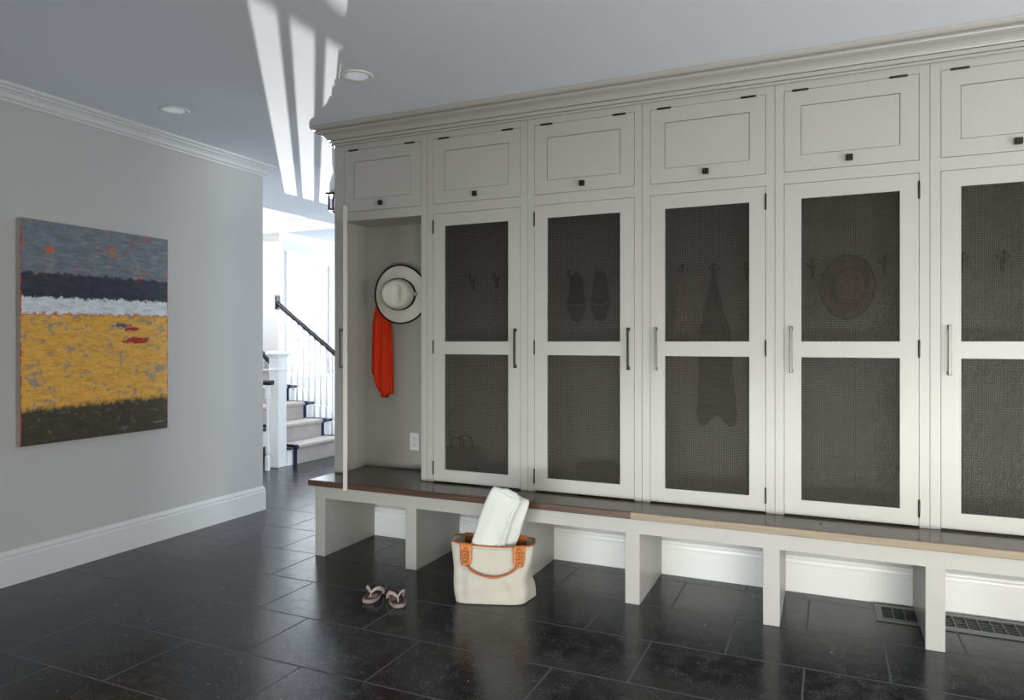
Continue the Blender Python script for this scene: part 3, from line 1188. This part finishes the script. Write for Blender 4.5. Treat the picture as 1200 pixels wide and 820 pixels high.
b = B()
rings = []
NR = 30
for q in range(NR + 2):
    s = 0 if q == 0 else (q - 1) / NR
    w, d, z = tote_shape(s)
    if q == 0:
        w, d = w * .96, d * .93
    rings.append([tote_pt(s, *p) for p in rrect(w, d, z, .40)])
for s in (1.0, .85, .6, .3, .06):
    w, d, z = tote_shape(s, .006)
    rings.append([tote_pt(s, *p) for p in rrect(w, d, z, .40)])
ring_loft(b, rings, True, True)
obj('body', b, 'canvas', tote, True)
w, d, z = tote_shape(1.0, .003)
pts = [Vector(tote_pt(1.0, *p)) + Vector((0, 0, .001)) for p in rrect(w, d, z, .40)]
b = B()
rr = []
n = len(pts)
for i, p in enumerate(pts):
    tg = (pts[(i + 1) % n] - pts[i - 1]).normalized()
    s_ = tg.cross(Vector((0, 0, 1))).normalized()
    rr.append([p + s_ * (.0050 * cos(2 * pi * k / 8)) + Vector((0, 0, 1)) * (.0050 * sin(2 * pi * k / 8)) for k in range(8)])
ring_loft(b, rr + [rr[0]], False, False)
obj('rim_piping', b, 'leather_dark', tote, True)
# stitched hem under the rim
b = B()
for dz in (-.012,):
    w, d, z = tote_shape(.955, -.0008)
    pts = [Vector(tote_pt(.955, *p)) for p in rrect(w, d, z, .40)]
    rr = []
    for i, p in enumerate(pts):
        tg = (pts[(i + 1) % n] - pts[i - 1]).normalized()
        s_ = tg.cross(Vector((0, 0, 1))).normalized()
        rr.append([p + s_ * (.0018 * cos(2 * pi * k / 6)) + Vector((0, 0, 1)) * (.0014 * sin(2 * pi * k / 6)) for k in range(6)])
    ring_loft(b, rr + [rr[0]], False, False)
obj('hem_stitching', b, 'canvas_in', tote, True)


def face_y(x, z, side):
    s = max(0, min(1, (z - .003) / .312))
    w, d, _ = tote_shape(s)
    k = min(.999, abs(x) / (w / 2))
    return side * (d / 2) * (1 - k ** 5) ** .2


TABX = (-.138, .146)
for side in (-1, 1):
    for sx_ in TABX:
        # leather tab folded over the rim, swelling in the middle and tapering at its foot
        hb = B()
        rows = []
        path = [(.268, -1), (.295, -1), (.314, -1), (.322, 0), (.314, 1), (.298, 1), (.28, 1), (.26, 1), (.24, 1), (.222, 1), (.207, 1), (.200, 1)]
        for j, (z, o_) in enumerate(path):
            f = j / (len(path) - 1)
            hw = .027 + .005 * sin(pi * f) - .016 * max(0, (f - .72) / .28) ** 1.5
            row = []
            for (sg_, rng) in ((1, range(7)), (0, range(6, -1, -1))):
                for i in rng:
                    x = sx_ + hw * (i / 3 - 1) + .006 * f * (1 if sx_ < 0 else -.3)
                    yf = face_y(x, min(z, .312), side)
                    off = .0085 * o_ + (.004 if o_ >= 0 else -.004) * sg_ + .0035 * sin(i * 2.1 + j * 1.7) * (sg_ if o_ > 0 else 0)
                    if o_ == 0:
                        off = .0
                    row.append((x, yf + side * off, z + rim_z(x, side * .1) * min(1, max(0, (z - .2) / .1)) + (.004 * sg_ if o_ == 0 else 0)))
            rows.append(row)
        ring_loft(hb, rows)
        for j in range(5):
            z = .286 - j * .0165
            for q in (-1, 1):
                x = sx_ + q * .007 + .002
                y = face_y(x, z, side) + side * .014
                tube(hb, [(x - q * .013, y, z + .011), (x, y + side * .007, z), (x + q * .013, y, z - .011)], [.0035, .006, .0035], 7)
        obj('leather_tab', hb, 'leather', tote, True)
    hb = B()
    xa_, xb2 = TABX[0] + .004, TABX[1] - .004
    o_ = side * .020
    pts = [(xa_, face_y(xa_, .22, side) + side * .012, .215), (xa_ + .03, face_y(xa_, .20, side) + o_, .186), (xa_ + .085, face_y(-.05, .17, side) + o_, .163), (.012, face_y(0, .16, side) + o_, .152),
           (xb2 - .085, face_y(.06, .17, side) + o_, .160), (xb2 - .03, face_y(.11, .19, side) + o_, .184), (xb2, face_y(xb2, .21, side) + side * .012, .214)]
    tube(hb, catmull(pts, 7), .0058, 10)
    obj('handle', hb, 'leather_dark', tote, True)

# towel: a thick folded slab standing in the bag, leaning to the right
tw = thing('towel', 'thick white folded towel standing in the canvas tote', 'towel', (TOTE[0], TOTE[1], 0), TROT)
LEAN = radians(20.7)


def lean(x, y, v):
    """x across, v up the slab (0 at the rim) -> bag coordinates"""
    return (.004 + x * cos(LEAN) + v * sin(LEAN), y, .315 - x * sin(LEAN) + v * cos(LEAN))


def slab(xl, xr, y0, y1, v0, v1, pleat, seed, nu=72, nv=44):
    b = B()
    rings = []
    for j in range(nv + 1):
        f = j / nv
        v = v0 + (v1 - v0) * f
        k = 1.0
        if f > .88:
            k = math.sqrt(max(.01, 1 - ((f - .88) / .122) ** 2))
        ring = []
        for i in range(nu):
            a = 2 * pi * i / nu
            cx_ = math.copysign(abs(cos(a)) ** .5, cos(a)); cy_ = math.copysign(abs(sin(a)) ** .6, sin(a))
            hw, hd = (xr - xl) / 2, (y1 - y0) / 2
            x = (xl + xr) / 2 + hw * (.86 + .14 * k) * cx_
            y = (y0 + y1) / 2 + hd * k * cy_
            if sin(a) < 0:
                y += pleat(x, v, f) * min(1, -sin(a) * 2.5) * (k ** .5)
            vv = v + .010 * sin(17 * x + seed) * f ** 2 + .006 * sin(41 * x + 2 * seed) * f ** 3
            x += .004 * sin(16 * v + seed)
            ring.append(lean(x, y, vv))
        rings.append(ring)
    return ring_loft(b, rings, True, True)


def pleat_front(x, v, f):
    # gathers that fan out downwards from the upper right
    g = max(0, min(1, (.235 - v) / .10))
    u = (x - .052) / (.35 + .65 * max(0, min(1, (.26 - v) / .30)))
    m = math.exp(-((u + .03) / .055) ** 2)
    return -.0105 * m * g * sin(u * 215 + 10 * v) - .006 * math.exp(-((x + .06 - .1 * v) / .02) ** 2)


def pleat_back(x, v, f):
    return .007 * sin(60 * x + 14 * v) + .004 * sin(33 * v)


obj('folded_cloth', slab(-.110, .115, -.030, .055, -.26, .262, pleat_back, 1.0), 'towel', tw, True)
obj('outer_fold', slab(-.112, .062, -.072, -.022, -.25, .268, pleat_front, 2.4), 'towel', tw, True)
fb2 = B()
tube(fb2, [lean(-.085, -.045, .262), lean(-.03, -.052, .276), lean(.02, -.05, .272), lean(.055, -.035, .262)], [.012, .020, .019, .010], 12)
obj('rolled_edge', fb2, 'towel', tw, True)


# ------------------------------------------------------------------ flip-flops
def flipflop(heel, toe, side, label):
    heel, toe = Vector((heel[0], heel[1], 0)), Vector((toe[0], toe[1], 0))
    dv = toe - heel
    L = dv.length
    o = thing('flip_flop', label, 'flip-flop', heel, math.atan2(dv.y, dv.x), 'pair of flip-flops on the tiles')
    n = 44

    def outl(t, s=1.0):
        """t 0..2pi; local x from heel to toe; side bends the sole"""
        x = L / 2 - (L / 2) * cos(t) * s
        f = x / L
        hw = .033 + .0145 * (1 / (1 + math.exp(-(f - .52) * 12)))
        if sin(t) * side > 0:
            hw -= .007 * math.exp(-((f - .45) / .15) ** 2)
        y = hw * s * math.copysign(abs(sin(t)) ** .62, sin(t)) + side * .010 * (f - .5)
        return x, y
    def zc(x):
        return .004 * max(0, (x / L - .75)) * 4 + .010 * max(0, (.45 - x / L))
    b = B()
    rings = []
    for z, s in ((.0005, .95), (.003, .99), (.012, 1.0), (.0155, .99), (.0165, .96)):
        rings.append([(outl(2 * pi * k / n, s)[0], outl(2 * pi * k / n, s)[1], z + zc(outl(2 * pi * k / n, s)[0]) * (1 if z > .01 else 0)) for k in range(n)])
    ring_loft(b, rings)
    obj('sole', b, 'sole', o, True)
    b = B()
    rings = []
    for z, s in ((.016, .90), (.0177, .89), (.0177, .5), (.017, .05)):
        rings.append([(outl(2 * pi * k / n, s)[0], outl(2 * pi * k / n, s)[1], z + zc(outl(2 * pi * k / n, s)[0])) for k in range(n)])
    ring_loft(b, rings)
    obj('footbed', b, 'footbed', o, True)
    b = B()
    post = (L * .80, side * .004, .015)
    knot = (L * .76, side * .004, .040)
    tube(b, catmull([post, (L * .79, side * .004, .030), knot], 4), [.0045] * 9, 8)
    for sd in (-1, 1):
        e = outl(pi * .5 if sd > 0 else pi * 1.5)
        ye = e[1] * 1.0
        pts = [knot, (L * .70, sd * .020 + side * .004, .056), (L * .60, sd * .038, .052), (L * .50, sd * .044 + side * .0, .034), (L * .46, sd * .043, .018)]
        pp = catmull(pts, 5)
        tube(b, pp, [.006 + .005 * min(1, k / 8) for k in range(len(pp))], 8, (.55, 1.0))
    obj('strap', b, 'strap', o, True)
    return o


flipflop((-2.262, 3.312), (-2.218, 3.062), 1, 'left flip-flop of the brown pair on the tiles, beside the bench leg')
flipflop((-2.196, 3.264), (-2.012, 3.086), -1, 'right flip-flop of the brown pair, nearer the canvas tote')

# ------------------------------------------------------------------ floor register
vt = thing('floor_register', 'long slate floor register set along the baseboard under the bench', 'vent', (.223, 3.918, 0))
VX, VY = 1.05, .236
b = B()
bx(b, 0, .032, 0, VY, 0, .008, .002)
bx(b, VX - .032, VX, 0, VY, 0, .008, .002)
bx(b, .032, VX - .032, 0, .040, 0, .008, .002)
bx(b, .032, VX - .032, VY - .040, VY, 0, .008, .002)
bx(b, .032, VX - .032, .016, .022, .0075, .0095)
obj('frame', b, 'register', vt)
obj('well', box(.030, VX - .030, .038, VY - .038, .0003, .0012), 'slot', vt)['label'] = 'dark opening below the bars'
b = B()
x = .032 + .047
while x < VX - .05:
    bx(b, x - .002, x + .002, .039, VY - .039, .001, .0072)
    x += .0525
for k in range(1, 4):
    y = .04 + (VY - .08) * k / 4
    bx(b, .031, VX - .031, y - .0012, y + .0012, .001, .004)
obj('grille', b, 'register', vt)


# ------------------------------------------------------------------ recessed ceiling lights
def downlight(x, y, label):
    o = thing('recessed_light', label, 'ceiling light', (x, y, CEIL), 0, 'recessed ceiling lights')
    b = B()
    lathe(b, [(.060, -.001), (.066, -.006), (.083, -.005), (.088, -.0005), (.060, -.0004), (.060, -.001)], 40)
    obj('trim_ring', b, 'white', o, True)
    b = B()
    lathe(b, [(.001, -.0016), (.0605, -.0016), (.0605, -.0004), (.001, -.0004)], 36)
    obj('lens', b, 'lens', o)
    return o


downlight(-3.714, 3.146, 'recessed ceiling light near the left wall, above the painting')
downlight(-2.327, 3.140, 'recessed ceiling light beside the lit streaks, above the locker cornice')

# ------------------------------------------------------------------ hall: lantern, stairs, rails
ln = thing('ceiling_lantern', 'black framed lantern with a pale shade hanging in the hall behind the lockers', 'lantern', (-3.800, 4.872, CEIL))
ln.rotation_euler = (0, 0, radians(24))
b = B()
lathe(b, [(.03, -.0005), (.05, -.006), (.05, -.018), (.062, -.03), (.078, -.10), (.080, -.185), (.06, -.19)], 28)
obj('shade', b, 'glass_shade', ln, True)
b = B()
bx(b, -.092, .092, -.092, .092, -.206, -.190, .003)
for sx_ in (-1, 1):
    for sy_ in (-1, 1):
        bx(b, sx_ * .068 - .007, sx_ * .068 + .007, sy_ * .068 - .007, sy_ * .068 + .007, -.330, -.200, .002)
for s in (-1, 1):
    bx(b, -.075, .075, s * .068 - .007, s * .068 + .007, -.338, -.322, .002)
    bx(b, s * .068 - .007, s * .068 + .007, -.075, .075, -.338, -.322, .002)
obj('frame', b, 'bronze', ln)
obj('glass_panel', box(-.064, .064, -.0015, .0015, -.325, -.205), 'glass', ln)

ST_R, ST_T = .2033, .28
SX = -5.465
Y0s, Y1s = 5.96, 7.235
NS = 8
st = thing('staircase', 'white staircase with dark treads, square newel and black handrails in the bright hall', 'staircase', (SX, 6.6, 0))
SO = Vector((SX, 6.6, 0))
for k in range(NS):
    xr = SX - ST_T * k
    y0 = 6.10 if k == 0 else Y0s
    obj('riser', loc_box(B(), xr - .018, xr, y0, Y1s, ST_R * k, ST_R * (k + 1) - .028, 0, SO), 'white', st)
    obj('tread', loc_box(B(), xr - ST_T - .02, xr + .028, (6.10 if k == 0 else Y0s - .05), Y1s + .012 * 0, ST_R * (k + 1) - .028, ST_R * (k + 1), .006, SO), 'stair_wood', st)
for (ya, yb) in ((Y0s, Y0s + .03), (Y1s - .03, Y1s)):
    b = B()
    for k in range(NS):
        xr = SX - ST_T * k
        o_ = .14 if (k == 0 and ya == Y0s) else 0
        loc_box(b, xr - ST_T, xr - .018, ya + o_, yb + o_, 0, ST_R * (k + 1) - .028, 0, SO)
    obj('stringer', b, 'white', st)

# runner carpet with navy binding
rn = thing('stair_runner', 'greige carpet runner with navy binding going up the stairs', 'carpet', (SX, 6.62, 0))
RO = Vector((SX, 6.62, 0))


def runner_path():
    pts = []
    for k in range(NS):
        xr = SX - ST_T * k
        z0, z1 = ST_R * k, ST_R * (k + 1)
        pts.append((xr + .007, z0 + .009 if k else z0 + .001))
        pts.append((xr + .007, z1 - .036))
        pts += [(xr + .032, z1 - .026), (xr + .036, z1 - .010), (xr + .030, z1 + .005), (xr + .018, z1 + .009)]
        if k < NS - 1:
            pts.append((xr - ST_T + .012, z1 + .009))
    pts.append((SX - ST_T * NS, ST_R * NS + .009))
    return pts


def strip(ya, yb, th):
    pts = runner_path()
    b = B()
    rings = []
    n = len(pts)
    for i, (x, z) in enumerate(pts):
        a, c = pts[max(0, i - 1)], pts[min(n - 1, i + 1)]
        dx, dz = c[0] - a[0], c[1] - a[1]
        L = math.hypot(dx, dz) or 1
        nx, nz_ = dz / L, -dx / L
        rings.append([(x - RO.x, ya - RO.y, z), (x - RO.x, yb - RO.y, z), (x + nx * th - RO.x, yb - RO.y, z + nz_ * th), (x + nx * th - RO.x, ya - RO.y, z + nz_ * th)])
    return ring_loft(b, rings)


obj('pile', strip(6.245, 7.0, .005), 'carpet', rn)
obj('binding', strip(6.19, 6.245, .007), 'navy', rn)['label'] = 'navy cotton edge binding'
obj('binding', strip(7.0, 7.055, .007), 'navy', rn)['label'] = 'navy cotton edge binding'


def baluster_bm(h):
    b = B()
    s = .016
    bx(b, -s, s, -s, s, 0, .16 * h, .002)
    bx(b, -s, s, -s, s, .84 * h, h, .002)
    lathe(b, [(.016, .16 * h), (.010, .18 * h), (.016, .20 * h), (.0175, .25 * h), (.012, .36 * h), (.0095, .55 * h), (.010, .76 * h), (.014, .80 * h), (.010, .82 * h), (.016, .84 * h)], 12)
    return b


# far rail: from the rosette on the wall corner down to the right
def rail_z(x):
    return 1.905 - (x + 6.63) * (ST_R / ST_T) * .965


YR = 7.19
fr, FO = st, SO
hr = B()
xa, xb_ = -6.605, -5.05


def rail_ring(x, z, y, o):
    prof = [(-.030, -.012), (-.024, -.030), (.024, -.030), (.030, -.012), (.032, .006), (.022, .024), (0, .031), (-.022, .024), (-.032, .006)]
    return [(x - o.x, y + a - o.y, z + c - o.z) for a, c in prof]


ring_loft(hr, [rail_ring(xa, rail_z(xa), YR, FO), rail_ring(xb_, rail_z(xb_), YR, FO)])
obj('handrail', hr, 'stair_wood', fr)
obj('rosette', loc_box(B(), -6.612, -6.592, YR - .045, YR + .045, rail_z(-6.6) - .085, rail_z(-6.6) + .10, .005, FO), 'stair_wood', fr)
x = -6.545
nb = 0
while x < -5.48:
    k = int((SX + .028 - x) / ST_T)
    zt = ST_R * (k + 1)
    zb = rail_z(x) - .025
    ob = obj('baluster', baluster_bm(zb - zt), 'white', fr)
    ob.location = (x - FO.x, YR - FO.y, zt)
    x += ST_T / 3
    nb += 1
nf = B()
bx(nf, -.045, .045, -.045, .045, 0, 1.20, .003)
bx(nf, -.058, .058, -.058, .058, 1.20, 1.235, .005)
ob = obj('newel_post', nf, 'white', fr)
ob.location = (-5.12 - FO.x, YR - FO.y, 0)

# near newel with cap and the near rail
nr, NO = st, SO
b = B()
bx(b, -.066, .066, -.066, .066, 0, 1.213, .003)
bx(b, -.074, .074, -.074, .074, 0, .03, .004)
bx(b, -.073, .073, -.073, .073, 1.060, 1.082, .005)
bx(b, -.078, .078, -.078, .078, 1.205, 1.225, .004)
bx(b, -.094, .094, -.094, .094, 1.225, 1.262, .006)
bx(b, -.082, .082, -.082, .082, 1.262, 1.275, .005)
obj('newel_post', b, 'white', nr).location = (-5.535 - NO.x, 6.03 - NO.y, 0)


def rail2_z(x):
    return 1.150 - (x + 5.62) * .72


b = B()
ring_loft(b, [rail_ring(-7.4, rail2_z(-7.4), 6.03, NO), rail_ring(-5.60, rail2_z(-5.60), 6.03, NO)])
obj('handrail', b, 'stair_wood', nr)
x = -5.83
while x > -7.3:
    k = int((SX + .028 - x) / ST_T)
    zt = ST_R * (k + 1)
    ob = obj('baluster', baluster_bm(rail2_z(x) - .025 - zt), 'white', nr)
    ob.location = (x - NO.x, 6.03 - NO.y, zt)
    x -= ST_T / 3

# low level guard rail in front of the newel
gr = thing('guard_rail', 'short level black rail on white turned posts at the edge of the left wall', 'railing', (-5.50, 5.80, 0))
b = B()
prof = [(-.030, -.012), (-.024, -.030), (.024, -.030), (.030, -.012), (.032, .006), (.022, .020), (-.022, .020), (-.032, .006)]
ring_loft(b, [[(-1.2, a, .945 + c) for a, c in prof], [(.10, a, .945 + c) for a, c in prof]])
obj('handrail', b, 'stair_wood', gr)
for x in (.035, -.075, -.185, -.295, -.405, -.515):
    ob = obj('baluster', baluster_bm(.917), 'white', gr)
    ob.scale = (1.25, 1.25, 1)
    ob.location = (x, 0, 0)
